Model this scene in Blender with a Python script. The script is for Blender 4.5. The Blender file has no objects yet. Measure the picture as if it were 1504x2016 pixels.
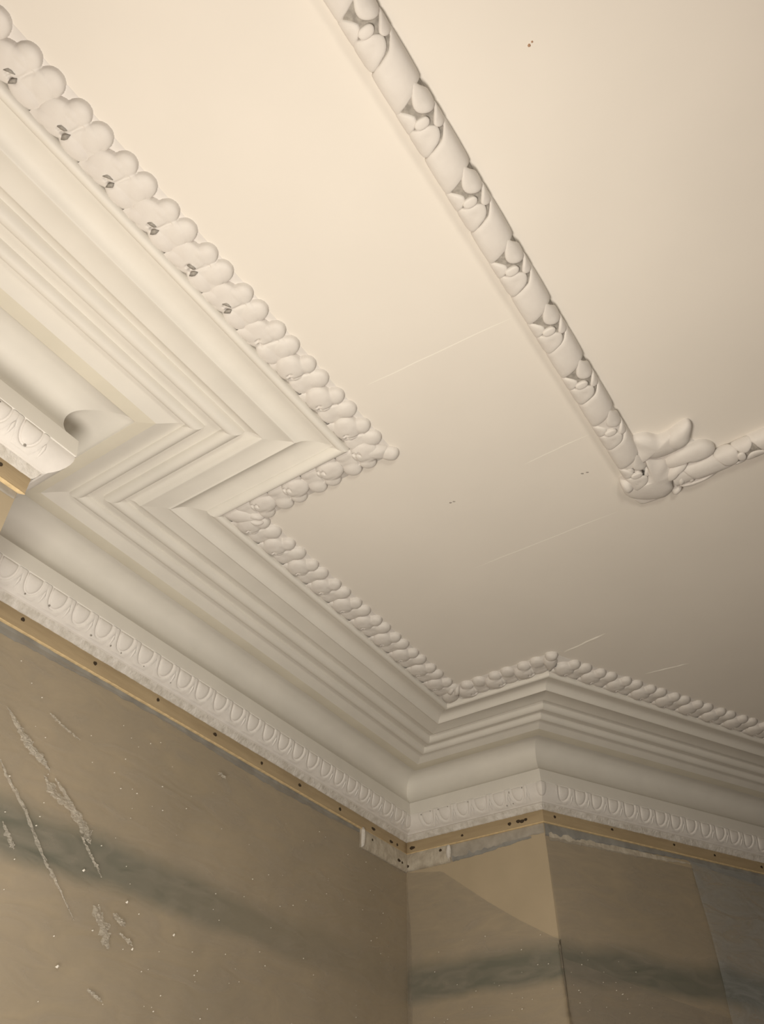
import bpy, math, random
from mathutils import Vector, Matrix, noise

rnd = random.Random(7)
SC = bpy.context.scene
COL = SC.collection

# ------------------------------------------------------------------ camera
CAM_H, CEIL = 1.5744, 3.2
cam_d = bpy.data.cameras.new('camera')
cam_d.sensor_fit = 'VERTICAL'
cam_d.sensor_height = 24.0
cam_d.lens = 24.0 * 1594.58 / 2016.0
cam_d.clip_start = 0.02
cam_o = bpy.data.objects.new('camera', cam_d)
COL.objects.link(cam_o)
_R = Vector((0.99997543, -0.00475165, 0.00515289))
_U = Vector((-0.00700931, -0.67788921, 0.73513066))
_F = Vector((0.0, 0.73514872, 0.67790586))
cam_o.matrix_world = Matrix(((_R.x, _U.x, -_F.x, 0), (_R.y, _U.y, -_F.y, 0), (_R.z, _U.z, -_F.z, CAM_H), (0, 0, 0, 1)))
SC.camera = cam_o

# ------------------------------------------------------------------ world, lamps, exposure
w = bpy.data.worlds.new('room_air')
SC.world = w
w.use_nodes = True
w.node_tree.nodes['Background'].inputs['Color'].default_value = (0.98, 1.0, 0.92, 1)
w.node_tree.nodes['Background'].inputs['Strength'].default_value = 0.028
def lamp(name, loc, power, colour, radius, aim=None, cone=150.0):
    l = bpy.data.lights.new(name, 'SPOT' if aim else 'POINT')
    l.energy = power
    l.color = colour
    l.shadow_soft_size = radius
    o = bpy.data.objects.new(name, l)
    o.location = loc
    if aim:
        l.spot_size = math.radians(cone)
        l.spot_blend = 1.0
        o.rotation_euler = (Vector(aim) - Vector(loc)).to_track_quat('-Z', 'Y').to_euler()
    COL.objects.link(o)
lamp('work_lamp', (-0.34, 0.64, 1.52), 93, (1.0, 0.91, 0.80), 0.26)
lamp('flood_lamp', (0.40, -1.15, 1.90), 100, (1.0, 0.95, 0.79), 0.24, aim=(0.0, 3.1, 2.70), cone=74.0)
lamp('fill_light', (1.5, -0.9, 1.4), 18, (1.0, 0.70, 0.60), 0.25)  # added fill light, unseen, lends a pink ambient tint
SC.view_settings.view_transform = 'Standard'
SC.view_settings.look = 'None'
SC.view_settings.gamma = 1.0
SC.view_settings.use_curve_mapping = False
SC.view_settings.exposure = 0.0

# ------------------------------------------------------------------ materials
def mat(name, base, rough=0.6, spec=0.3, var=0.0, vscale=6.0, bump=0.0, bscale=60.0, second=None, stretch=None):
    m = bpy.data.materials.new(name)
    m.use_nodes = True
    nt = m.node_tree
    b = nt.nodes['Principled BSDF']
    b.inputs['Base Color'].default_value = (*base, 1)
    b.inputs['Roughness'].default_value = rough
    b.inputs['Specular IOR Level'].default_value = spec
    tc = nt.nodes.new('ShaderNodeTexCoord')
    src = tc.outputs['Object']
    if stretch:
        mp = nt.nodes.new('ShaderNodeMapping')
        mp.inputs['Scale'].default_value = stretch
        nt.links.new(src, mp.inputs['Vector'])
        src = mp.outputs['Vector']
    if var or second:
        n = nt.nodes.new('ShaderNodeTexNoise')
        n.inputs['Scale'].default_value = vscale
        n.inputs['Detail'].default_value = 6
        nt.links.new(src, n.inputs['Vector'])
        r = nt.nodes.new('ShaderNodeValToRGB')
        r.color_ramp.elements[0].position = 0.35
        r.color_ramp.elements[1].position = 0.68
        c2 = second if second else tuple(c * (1 - var) for c in base)
        r.color_ramp.elements[0].color = (*c2, 1)
        r.color_ramp.elements[1].color = (*base, 1)
        nt.links.new(n.outputs['Fac'], r.inputs['Fac'])
        nt.links.new(r.outputs['Color'], b.inputs['Base Color'])
    if bump:
        n2 = nt.nodes.new('ShaderNodeTexNoise')
        n2.inputs['Scale'].default_value = bscale
        n2.inputs['Detail'].default_value = 4
        nt.links.new(src, n2.inputs['Vector'])
        bp = nt.nodes.new('ShaderNodeBump')
        bp.inputs['Strength'].default_value = bump
        bp.inputs['Distance'].default_value = 0.004
        nt.links.new(n2.outputs['Fac'], bp.inputs['Height'])
        nt.links.new(bp.outputs['Normal'], b.inputs['Normal'])
    return m

M_CEIL = mat('ceiling_paint', (0.80, 0.76, 0.70), 0.7, 0.2, var=0.035, vscale=3.0, bump=0.10, bscale=9)
M_PLAST = mat('cornice_paint', (0.79, 0.765, 0.71), 0.55, 0.3, var=0.05, vscale=9.0, bump=0.07, bscale=26)
M_LEAF = mat('enrichment_paint', (0.82, 0.79, 0.755), 0.55, 0.3, var=0.06, vscale=22.0, bump=0.15, bscale=70)
M_ENR = mat('greyed_enrichment_paint', (0.735, 0.705, 0.67), 0.55, 0.3, second=(0.69, 0.655, 0.62), vscale=20.0, bump=0.15, bscale=70)
M_KHAKI = mat('old_khaki_paint', (0.755, 0.715, 0.61), 0.6, 0.3, var=0.08, vscale=7.0, bump=0.10, bscale=30)
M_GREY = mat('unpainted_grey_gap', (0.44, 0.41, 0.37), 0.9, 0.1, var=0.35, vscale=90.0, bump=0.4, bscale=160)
M_ROUGH = mat('rough_plaster', (0.76, 0.73, 0.69), 0.85, 0.1, second=(0.58, 0.545, 0.49), vscale=38.0, bump=0.8, bscale=110)
M_WOOD = mat('batten_wood', (0.46, 0.36, 0.225), 0.6, 0.25, second=(0.39, 0.30, 0.185), vscale=6.0, bump=0.15, bscale=40, stretch=(1, 1, 8))
M_LIT_EDGE = mat('lit_edge_wood', (0.80, 0.62, 0.36), 0.7, 0.2, var=0.2, vscale=60)  # pale strip paints the lit lower edge of the battens
M_HOLE = mat('screw_hole_shade', (0.055, 0.038, 0.022), 0.6, 0.3)  # dark discs paint the shade inside the screw holes
M_TAPE = mat('grey_tape', (0.34, 0.335, 0.315), 0.5, 0.35, second=(0.24, 0.235, 0.22), vscale=14.0, bump=0.4, bscale=40)
M_TAPE_L = mat('pale_tape', (0.46, 0.425, 0.37), 0.55, 0.35, second=(0.34, 0.31, 0.265), vscale=18.0, bump=0.4, bscale=40)
M_PATCH = mat('patch_plaster', (0.60, 0.55, 0.46), 0.85, 0.15, second=(0.44, 0.39, 0.315), vscale=26.0, bump=0.7, bscale=80)
M_SEAM_GLINT = mat('filler_and_glint', (0.86, 0.83, 0.76), 0.7, 0.2)  # ceiling filler, also the painted glints on the sheets
M_MARK = mat('brown_spot', (0.42, 0.27, 0.18), 0.8, 0.1)
M_DUST = mat('dark_room', (0.20, 0.19, 0.17), 0.9, 0.1)

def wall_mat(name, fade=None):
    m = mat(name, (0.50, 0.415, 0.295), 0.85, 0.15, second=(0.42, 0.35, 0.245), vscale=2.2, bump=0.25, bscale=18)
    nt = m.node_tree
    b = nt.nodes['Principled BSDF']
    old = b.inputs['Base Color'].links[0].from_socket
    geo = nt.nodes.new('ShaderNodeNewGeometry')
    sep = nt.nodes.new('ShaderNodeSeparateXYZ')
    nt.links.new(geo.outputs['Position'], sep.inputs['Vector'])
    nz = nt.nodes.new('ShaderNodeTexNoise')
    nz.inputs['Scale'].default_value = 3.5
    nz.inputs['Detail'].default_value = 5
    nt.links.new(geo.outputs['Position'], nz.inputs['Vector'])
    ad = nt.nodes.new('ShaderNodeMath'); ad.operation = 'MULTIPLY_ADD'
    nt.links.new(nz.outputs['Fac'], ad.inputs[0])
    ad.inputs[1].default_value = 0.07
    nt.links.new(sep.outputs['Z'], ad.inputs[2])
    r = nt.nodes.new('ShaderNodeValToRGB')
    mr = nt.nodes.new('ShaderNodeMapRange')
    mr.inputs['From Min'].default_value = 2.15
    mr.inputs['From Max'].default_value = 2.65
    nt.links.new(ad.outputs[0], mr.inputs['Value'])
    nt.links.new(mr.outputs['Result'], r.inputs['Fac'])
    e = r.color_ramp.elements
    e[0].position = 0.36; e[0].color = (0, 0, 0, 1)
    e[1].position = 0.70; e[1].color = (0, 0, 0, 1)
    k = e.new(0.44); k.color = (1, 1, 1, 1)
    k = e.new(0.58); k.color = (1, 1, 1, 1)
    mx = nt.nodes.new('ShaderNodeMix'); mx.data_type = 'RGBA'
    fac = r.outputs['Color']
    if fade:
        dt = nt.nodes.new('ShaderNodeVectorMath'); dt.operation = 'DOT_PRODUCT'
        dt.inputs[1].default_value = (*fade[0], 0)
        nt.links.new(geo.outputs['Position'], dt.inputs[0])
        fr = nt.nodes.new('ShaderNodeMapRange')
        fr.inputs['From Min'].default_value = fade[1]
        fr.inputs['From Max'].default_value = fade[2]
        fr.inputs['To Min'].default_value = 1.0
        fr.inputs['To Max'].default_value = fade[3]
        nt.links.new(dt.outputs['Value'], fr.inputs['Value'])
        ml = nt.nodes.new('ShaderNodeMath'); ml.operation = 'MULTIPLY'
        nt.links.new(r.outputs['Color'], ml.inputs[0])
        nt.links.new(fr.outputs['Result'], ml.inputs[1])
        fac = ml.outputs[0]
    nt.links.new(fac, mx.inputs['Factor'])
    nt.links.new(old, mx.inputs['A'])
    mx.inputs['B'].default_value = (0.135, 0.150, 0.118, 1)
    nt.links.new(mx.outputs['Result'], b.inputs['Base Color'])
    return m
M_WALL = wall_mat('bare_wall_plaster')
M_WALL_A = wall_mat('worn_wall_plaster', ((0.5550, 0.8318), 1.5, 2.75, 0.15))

def film_mat(name, amount, colour=(0.72, 0.68, 0.60), rough=0.35, bscale=5.0, bump=0.22):
    m = bpy.data.materials.new(name)
    m.use_nodes = True
    nt = m.node_tree
    b = nt.nodes['Principled BSDF']
    b.inputs['Base Color'].default_value = (*colour, 1)
    b.inputs['Roughness'].default_value = rough
    b.inputs['Specular IOR Level'].default_value = 0.5
    tr = nt.nodes.new('ShaderNodeBsdfTransparent')
    mx = nt.nodes.new('ShaderNodeMixShader')
    out = nt.nodes['Material Output']
    tc = nt.nodes.new('ShaderNodeTexCoord')
    mp = nt.nodes.new('ShaderNodeMapping')
    mp.inputs['Rotation'].default_value = (0.3, 0.5, 0.4)
    mp.inputs['Scale'].default_value = (1.0, 1.0, 3.6)
    nt.links.new(tc.outputs['Object'], mp.inputs['Vector'])
    nz = nt.nodes.new('ShaderNodeTexNoise')
    nz.inputs['Scale'].default_value = bscale
    nz.inputs['Detail'].default_value = 7
    nz.inputs['Distortion'].default_value = 1.5
    nt.links.new(mp.outputs['Vector'], nz.inputs['Vector'])
    bp = nt.nodes.new('ShaderNodeBump')
    bp.inputs['Strength'].default_value = bump
    bp.inputs['Distance'].default_value = 0.02
    nt.links.new(nz.outputs['Fac'], bp.inputs['Height'])
    nt.links.new(bp.outputs['Normal'], b.inputs['Normal'])
    rg = nt.nodes.new('ShaderNodeMapRange')
    rg.inputs['From Min'].default_value = 0.3
    rg.inputs['From Max'].default_value = 0.75
    rg.inputs['To Min'].default_value = amount * 0.55
    rg.inputs['To Max'].default_value = amount * 1.45
    nt.links.new(nz.outputs['Fac'], rg.inputs['Value'])
    nt.links.new(rg.outputs['Result'], mx.inputs['Fac'])
    nt.links.new(tr.outputs['BSDF'], mx.inputs[1])
    nt.links.new(b.outputs['BSDF'], mx.inputs[2])
    nt.links.new(mx.outputs['Shader'], out.inputs['Surface'])
    return m
M_FILM = film_mat('clear_polythene', 0.36, (0.43, 0.385, 0.315))
M_FILM_G = film_mat('cloudy_polythene', 0.5, (0.42, 0.43, 0.42))
M_FOLD_STREAK = film_mat('fold_streak_film', 0.42, (0.85, 0.80, 0.70), 0.25, 40.0, 0.8)  # whiter film paints bright streaks of light on the crumpled folds

# ------------------------------------------------------------------ helpers
def mesh_obj(name, verts, faces, m, parent=None, loc=(0, 0, 0), rotz=0.0, smooth=None):
    me = bpy.data.meshes.new(name)
    me.from_pydata([tuple(v) for v in verts], [], faces)
    me.update()
    if smooth is not None:
        for p in me.polygons:
            p.use_smooth = True
        if smooth < 3.1:
            me.set_sharp_from_angle(angle=smooth)
    me.materials.append(m)
    return place(name, me, parent, loc, rotz)

def place(name, me, parent=None, loc=(0, 0, 0), rotz=0.0):
    o = bpy.data.objects.new(name, me)
    o.location = loc
    o.rotation_euler = (0, 0, rotz)
    if parent is not None:
        o.parent = parent
    COL.objects.link(o)
    return o

def tag(o, label=None, cat=None, group=None, kind=None):
    if label: o['label'] = label
    if cat: o['category'] = cat
    if group: o['group'] = group
    if kind: o['kind'] = kind
    return o

def empty(name, loc, label, cat, group=None):
    o = bpy.data.objects.new(name, None)
    o.empty_display_size = 0.05
    o.location = loc
    COL.objects.link(o)
    return tag(o, label, cat, group)

def recalc(o):
    import bmesh
    bm = bmesh.new()
    bm.from_mesh(o.data)
    bmesh.ops.recalc_face_normals(bm, faces=bm.faces)
    bm.to_mesh(o.data)
    bm.free()
    return o

# ------------------------------------------------------------------ plan: five wall runs stepping in and out
AZ = [2.16335885, 0.60457244, 2.15922588, 3.74366284, 2.65394975]      # azimuth of each run's room-side normal
OFF = [-1.44690471, 0.64564308, -1.90856562, -3.04840935, -2.55625709]  # its wall line
NRM = [Vector((math.sin(a), math.cos(a))) for a in AZ]
TAN = [Vector((-n.y, n.x)) for n in NRM]
A0, A4 = -2.6, 6.2                                                       # where the first and last runs are cut off

def at(s, a, d):
    """plan point on run s, a metres along it, d metres out from the wall line"""
    return TAN[s] * a + NRM[s] * (OFF[s] + d)

def mitre(m, d):
    n1, n2 = NRM[m], NRM[m + 1]
    c1, c2 = OFF[m] + d, OFF[m + 1] + d
    det = n1.x * n2.y - n1.y * n2.x
    return Vector(((c1 * n2.y - n1.y * c2) / det, (n1.x * c2 - c1 * n2.x) / det))

def path(d):
    return [at(0, A0, d)] + [mitre(m, d) for m in range(4)] + [at(4, A4, d)]

def along(s, p):
    return TAN[s].dot(p)

def frame(s, a):
    """location and turn of a local frame on run s: x along the run, -y out into the room, z up from ceiling level"""
    p = at(s, a, 0)
    return (p.x, p.y, CEIL), math.atan2(TAN[s].y, TAN[s].x)

def sweep(name, prof, m, parent, smooth=math.radians(38)):
    """prof: (d, drop) in mm, carried round all five runs with mitred corners"""
    px, py, pz = parent.location if parent else (0, 0, 0)
    vs, fs = [], []
    k = len(prof)
    for d, z in prof:
        pts = path(d / 1000)
        for j in range(5):
            for p in (pts[j], pts[j + 1]):
                vs.append((p.x - px, p.y - py, CEIL - z / 1000 - pz))
    for i in range(k - 1):
        for j in range(5):
            a = i * 10 + j * 2
            fs.append((a, a + 1, a + 11, a + 10))
    # each run keeps its own end points, so the mitres stay crisp
    o = mesh_obj(name, vs, fs, m, parent, smooth=smooth)
    return o

# ------------------------------------------------------------------ setting
def ring_poly(d):
    return path(d)
E0, E4 = at(0, A0, 0), at(4, A4, 0)
C1 = E0 + NRM[0] * 5.5
C2 = E4 + NRM[4] * 4.0
outer = [E0 - TAN[0] * 0.3 - NRM[0] * 0.5, C1 + NRM[0] * 0.6 - TAN[0] * 0.3, C2 + NRM[4] * 0.6 + TAN[4] * 0.5, E4 + TAN[4] * 0.5 - NRM[4] * 0.6, Vector((-0.6, 5.2)), Vector((-2.6, 3.2)), Vector((-4.2, 0.4))]
def slab(name, z0, z1, m):
    k = len(outer)
    vs = [(p.x, p.y, z0) for p in outer] + [(p.x, p.y, z1) for p in outer]
    fs = [tuple(range(k)), tuple(range(2 * k - 1, k - 1, -1))] + [(i, (i + 1) % k, (i + 1) % k + k, i + k) for i in range(k)]
    o = recalc(mesh_obj(name, vs, fs, m))
    return tag(o, kind='structure')
ceiling = slab('ceiling', CEIL, CEIL + 0.12, M_CEIL)
floor = slab('floor', -0.1, 0.0, M_DUST)
WN = ['wall_left', 'wall_return', 'wall_alcove', 'wall_side', 'wall_right']
dw = -0.012
pi, po = path(dw), path(dw - 0.10)
walls = []
for j in range(5):
    a, b, c, d = pi[j], pi[j + 1], po[j + 1], po[j]
    vs = [(p.x, p.y, z) for z in (0.0, CEIL) for p in (a, b, c, d)]
    fs = [(0, 1, 2, 3), (7, 6, 5, 4), (0, 1, 5, 4), (1, 2, 6, 5), (2, 3, 7, 6), (3, 0, 4, 7)]
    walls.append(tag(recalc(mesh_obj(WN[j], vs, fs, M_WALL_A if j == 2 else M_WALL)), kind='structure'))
def plain_wall(name, p, q, inward):
    r = inward.normalized() * -0.1
    vs = [(v.x, v.y, z) for z in (0.0, CEIL) for v in (p, q, q + r, p + r)]
    fs = [(0, 1, 2, 3), (7, 6, 5, 4), (0, 1, 5, 4), (1, 2, 6, 5), (2, 3, 7, 6), (3, 0, 4, 7)]
    tag(recalc(mesh_obj(name, vs, fs, M_DUST)), kind='structure')
plain_wall('wall_back', E0, C1, TAN[0])
plain_wall('wall_far', E4, C2, -TAN[4])
nn = Vector((-(C2 - C1).y, (C2 - C1).x))
plain_wall('wall_opposite', C1, C2, nn)

# hairline ridges of filler and marks on the ceiling
def ridge(name, p, q, wid, h, m, wob=0.002, n=22, parent=ceiling):
    p, q = Vector(p), Vector(q)
    t = (q - p).normalized()
    s = Vector((-t.y, t.x))
    vs, fs = [], []
    for i in range(n + 1):
        u = i / n
        c = p.lerp(q, u) + s * (noise.noise(Vector((u * 5, p.x * 9, q.y * 7))) * wob)
        k = max(0.0, min(1.0, 6 * u, 6 * (1 - u))) * (0.6 + 0.6 * abs(noise.noise(Vector((u * 9, p.y * 5, 1)))))
        for o_, z in ((-wid / 2, 0.0005), (0, -h * k), (wid / 2, 0.0005)):
            vs.append((c.x + s.x * o_, c.y + s.y * o_, CEIL + z))
    for i in range(n):
        for j in range(2):
            a = i * 3 + j
            fs.append((a, a + 1, a + 4, a + 3))
    return mesh_obj(name, vs, fs, m, parent, smooth=3.14)
for p, q in [((-0.043, 1.292), (0.304, 1.086)), ((0.392, 1.565), (0.553, 1.45)), ((0.291, 2.029), (0.701, 1.749))]:
    ridge('plaster_seam', p, q, 0.006, 0.0008, M_SEAM_GLINT)
ridge('filled_crack', (0.666, 2.512), (0.79, 2.385), 0.011, 0.0035, M_SEAM_GLINT, 0.004)
ridge('filled_crack', (0.996, 2.653), (1.14, 2.578), 0.011, 0.003, M_SEAM_GLINT, 0.006)
ridge('trowel_mark', (-0.136, 0.832), (-0.03, 0.90), 0.016, 0.0004, M_CEIL, 0.004)
ridge('trowel_mark', (0.06, 1.02), (0.15, 1.09), 0.014, 0.0004, M_CEIL, 0.006)
def spot(name, x, y, r, m, h=0.0012, sx=1.0):
    vs, fs = [], []
    for rr, z in ((1.0, 0.0004), (0.75, -h), (0.0, -h)):
        if rr == 0:
            vs.append((x, y, CEIL + z)); continue
        for i in range(12):
            a = i * math.tau / 12
            k = rr * r * (1 + 0.25 * noise.noise(Vector((math.cos(a) * 2, math.sin(a) * 2, x * 9))))
            vs.append((x + math.cos(a) * k * sx, y + math.sin(a) * k, CEIL + z))
    for i in range(12):
        j = (i + 1) % 12
        fs += [(i, j, 12 + j, 12 + i), (12 + i, 12 + j, 24)]
    return mesh_obj(name, vs, fs, m, ceiling, smooth=3.14)
spot('stain_chip', 0.262, 0.507, 0.0030, M_MARK)
spot('stain_chip', 0.2665, 0.501, 0.0020, M_MARK)
for x, y in ((0.2, 1.72), (0.21, 1.715), (0.562, 1.597), (0.575, 1.592)):
    spot('stain_chip', x, y, 0.0022, M_GREY, sx=2.2)

# ------------------------------------------------------------------ cornice
P0 = mitre(1, 0)
cornice = empty('cornice', (P0.x, P0.y, CEIL - 0.28), 'white plaster cornice with leaf border, cove and egg pattern stepping round the walls', 'cornice')

def arc(p, q, bulge, n=8):
    """points from p to q on a curve pushed sideways by bulge (mm, + = downwards)"""
    out = []
    for i in range(n + 1):
        u = i / n
        s = math.sin(math.pi * u)
        out.append((p[0] + (q[0] - p[0]) * u, p[1] + (q[1] - p[1]) * u + bulge * s))
    return out
def roll(d0, z0, d1, z1, h, n=12):
    """half-round roll hanging between two edges"""
    c, r = (d0 + d1) / 2, (d0 - d1) / 2
    return [(c + r * math.cos(math.pi * i / n), (z0 + (z1 - z0) * i / n) + h * math.sin(math.pi * i / n)) for i in range(n + 1)]

leaf_band = sweep('leaf_band', [(627, -0.5), (624, 1.6), (540, 2.6), (534, 3.0)], M_ENR, cornice)
edge_roll = sweep('edge_roll', [(535, 2), (535.5, 18), (533, 24), (528, 27), (521, 27), (514, 23), (508, 16), (505.5, 10), (505, 7)], M_PLAST, cornice)
ogee = [(505, 8.5), (496, 7.0), (486, 4.8), (476, 3.0), (468, 2.6), (459, 3.4), (451, 5.6), (443, 10), (437.5, 15), (434.5, 18.5), (431, 20.5), (427.5, 19.5), (424, 17.5), (374, 22), (370.5, 22.6), (368, 21.5), (362, 13.5), (356, 8), (349, 4.5), (341, 2.5), (334, 2.0)]
sweep('ogee_moulding', ogee, M_PLAST, cornice)
sweep('roll_moulding', roll(334, 2, 294, 3.4, 23), M_PLAST, cornice)
sweep('flat_fillet', [(295, 3.2), (259, 4.0)], M_PLAST, cornice)
sweep('roll_moulding', roll(260, 3.5, 226, 5, 20), M_PLAST, cornice)
sweep('soffit_slope', [(227, 5), (219, 6.0), (208, 9), (195, 14), (183, 19), (172, 23)], M_PLAST, cornice)
sweep('soffit_fillet', [(172, 23), (136, 28.5), (134, 28)], M_KHAKI, cornice)
CV = [(134, 28.2), (131, 22), (124, 15.5), (113, 9.5), (100, 6), (85, 4.2), (68, 4.6), (52, 7), (38, 12), (26, 20.5), (18, 33), (14, 50), (15, 72), (21, 92), (30, 109), (40, 120.5), (49, 126.6)]
cove = []
for i in range(len(CV) - 1):
    p0, p1, p2, p3 = (Vector(CV[max(0, min(len(CV) - 1, i + k - 1))]) for k in range(4))
    for q in range(3):
        u = q / 3
        cove.append(tuple(0.5 * ((2 * p1) + (p2 - p0) * u + (2 * p0 - 5 * p1 + 4 * p2 - p3) * u * u + (3 * p1 - p0 - 3 * p2 + p3) * u ** 3)))
cove.append(CV[-1])
sweep('cove', cove, M_PLAST, cornice)
sweep('fascia', [(46, 125.5), (48, 126.5), (50, 126.5), (51.5, 128), (57.5, 178), (57.5, 181.5), (55, 183.5)], M_PLAST, cornice)
OV = [(55, 183), (56, 190), (55.5, 200), (52.5, 212), (47, 224), (39.5, 235), (30, 244), (22, 249)]
sweep('egg_band', OV + [(20, 252), (12, 254)], M_LEAF, cornice)
egg_band = bpy.data.objects['egg_band']

# rough plaster lip under the egg band (finely divided so it can be lumpy)
def strip(name, s, a0, a1, prof, m, parent, step=0.012, amp=2.0, d_only=False, seed=0.0, wall_end=None, smooth=3.14, ends=True):
    """prof: (d, drop[, wobble]) in mm along run s from a0 to a1; the ends can follow a mitre"""
    px, py, pz = parent.location if parent else (0, 0, 0)
    n = max(2, int(abs(a1 - a0) / step))
    vs, fs = [], []
    for i in range(n + 1):
        u = i / n
        for j, pr in enumerate(prof):
            d, z = pr[0], pr[1]
            wv = pr[2] if len(pr) > 2 else 1.0
            x0, x1 = a0, a1
            if wall_end:
                if wall_end[0] is not None: x0 = along(s, mitre(wall_end[0], d / 1000))
                if wall_end[1] is not None: x1 = along(s, mitre(wall_end[1], d / 1000))
            a = x0 + (x1 - x0) * u
            q = Vector((a * 45 + seed, j * 3.7, s * 11.3))
            q2 = Vector((a * 160 + seed, j * 5.1 + 7, s * 4.3))
            f1 = noise.noise(q) * 0.7 + noise.noise(q2) * 0.45
            f2 = noise.noise(q + Vector((31, 5, 9))) * 0.7 + noise.noise(q2 + Vector((3, 55, 9))) * 0.45
            p = at(s, a, (d + (amp * wv * f1)) / 1000)
            zz = z + (0 if d_only else amp * wv * f2)
            vs.append((p.x - px, p.y - py, CEIL - zz / 1000 - pz))
    k = len(prof)
    for i in range(n):
        for j in range(k - 1):
            a = i * k + j
            fs.append((a, a + k, a + k + 1, a + 1))
    if ends and k > 3:
        fs.append(tuple(range(k)))
        fs.append(tuple(range((n + 1) * k - 1, n * k - 1, -1)))
    return mesh_obj(name, vs, fs, m, parent, smooth=smooth)
LIM = [(A0, None), (None, None), (None, None), (None, None), (None, A4)]
def ends(s, d=0.0):
    a0 = A0 if s == 0 else along(s, mitre(s - 1, d))
    a1 = A4 if s == 4 else along(s, mitre(s, d))
    return a0, a1
def mit(s):
    return (None if s == 0 else s - 1, None if s == 4 else s)
for s in range(5):
    a0, a1 = ends(s)
    if s == 0: a0 = -0.4
    if s == 4: a1 = 4.2
    strip('plaster_lip', s, a0, a1, [(14, 251, 0), (14, 254, .4), (11, 258), (9, 263), (6.5, 268), (4.5, 272), (2.5, 275.5, 1.2), (-4, 277, .3)], M_ROUGH, cornice, 0.008, 2.2, wall_end=mit(s), ends=False)

# eggs, shells and darts, built once in the run's local frame and shared
OVL = [0.0]
for i in range(len(OV) - 1):
    OVL.append(OVL[-1] + math.hypot(OV[i + 1][0] - OV[i][0], OV[i + 1][1] - OV[i][1]))
def ov_point(q, h):
    q = max(0.0, min(OVL[-1] - 1e-4, q))
    for i in range(len(OV) - 1):
        if q <= OVL[i + 1]:
            u = (q - OVL[i]) / (OVL[i + 1] - OVL[i])
            d = OV[i][0] + (OV[i + 1][0] - OV[i][0]) * u
            z = OV[i][1] + (OV[i + 1][1] - OV[i][1]) * u
            tx, tz = OV[i + 1][0] - OV[i][0], OV[i + 1][1] - OV[i][1]
            if i + 2 < len(OV):
                t2x, t2z = OV[i + 2][0] - OV[i + 1][0], OV[i + 2][1] - OV[i + 1][1]
                tx, tz = tx * (1 - u * .5) + t2x * u * .5, tz * (1 - u * .5) + t2z * u * .5
            l = math.hypot(tx, tz)
            return d + tz / l * h, z - tx / l * h
def ov_map(x, q, h):
    d, z = ov_point(q, h)
    return (x / 1000, -d / 1000, -z / 1000)
def pillow(outline, mapf, prof):
    """closed outline filled by shrinking rings; prof: (scale, height)"""
    n = len(outline)
    cx = sum(p[0] for p in outline) / n
    cy = sum(p[1] for p in outline) / n
    vs, fs = [], []
    for sc, h in prof:
        if sc == 0:
            vs.append(mapf(cx, cy, h)); continue
        for p in outline:
            vs.append(mapf(cx + (p[0] - cx) * sc, cy + (p[1] - cy) * sc, h))
    r = len([1 for p in prof if p[0] > 0])
    for i in range(r - 1):
        for j in range(n):
            k = (j + 1) % n
            fs.append((i * n + j, i * n + k, (i + 1) * n + k, (i + 1) * n + j))
    if prof[-1][0] == 0:
        for j in range(n):
            fs.append(((r - 1) * n + j, (r - 1) * n + (j + 1) % n, r * n))
    return vs, fs
def proto(name, vs, fs, m, smooth=3.14):
    import bmesh
    me = bpy.data.meshes.new(name)
    me.from_pydata(vs, [], fs)
    bm = bmesh.new(); bm.from_mesh(me)
    bmesh.ops.recalc_face_normals(bm, faces=bm.faces)
    bm.to_mesh(me); bm.free()
    for p in me.polygons: p.use_smooth = True
    if smooth < 3.1: me.set_sharp_from_angle(angle=smooth)
    me.materials.append(m)
    return me
def u_shape(w, top, bot, n=16):
    pts = [(-w, top), (-w, top + 12)]
    for i in range(1, n):
        a = math.pi * i / n
        pts.append((-w * math.cos(a), top + 12 + (bot - top - 12) * math.sin(a)))
    pts += [(w, top + 12), (w, top), (w * .5, top - .6), (0, top - .8), (-w * .5, top - .6)]
    return pts
EGGS, SHELLS = [], []
for v in range(4):
    hh = 3.2 + 1.1 * rnd.random()
    ww = 24.5 + 1.6 * rnd.random()
    vs, fs = pillow(u_shape(ww, 4, 57), ov_map, [(1.0, -1.5), (0.98, hh * .45), (0.93, hh * .72), (0.8, hh), (0.5, hh + 1.3), (0, hh + 1.7)])
    EGGS.append(proto('egg', vs, fs, M_LEAF))
def shell_mesh(v):
    vs, fs = [], []
    n = 22
    wi, wo = 28.0 + v, 44.2
    for i in range(n + 1):
        u = i / n
        a = math.pi * u
        sec = [(0, -1.5), (.06, 1.9), (.3, 3.3), (.7, 3.4), (1, 2.8)]
        for k, h in sec:
            wr = wi + (wo - wi) * k
            br = 61 + v + (69 - 61) * k
            if u < 0.18:
                t = u / 0.18
                x, q = -wr, 3 + t * 17
            elif u > 0.82:
                t = (1 - u) / 0.18
                x, q = wr, 3 + t * 17
            else:
                b = math.pi * (u - 0.18) / 0.64
                x, q = -wr * math.cos(b), 20 + (br - 20) * math.sin(b)
            if k > .9 and 0.18 <= u <= 0.82:
                x = -wo * (1 - 2 * (u - 0.18) / 0.64)
                q = 20 + (71 - 20) * min(1, math.sin(b) * 1.6)
            vs.append(ov_map(x, q, h))
    for i in range(n):
        for j in range(4):
            a = i * 5 + j
            fs.append((a, a + 5, a + 6, a + 1))
    return proto('egg_shell', vs, fs, M_LEAF)
for v in range(2): SHELLS.append(shell_mesh(v * 1.2))
DART = proto('dart', *pillow([(-4.5, 38), (-2.5, 30), (0, 26), (2.5, 30), (4.5, 38), (3, 52), (0, 68), (-3, 52)], ov_map, [(1, 2), (.7, 4.2), (0, 4.9)]), M_LEAF)
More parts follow.
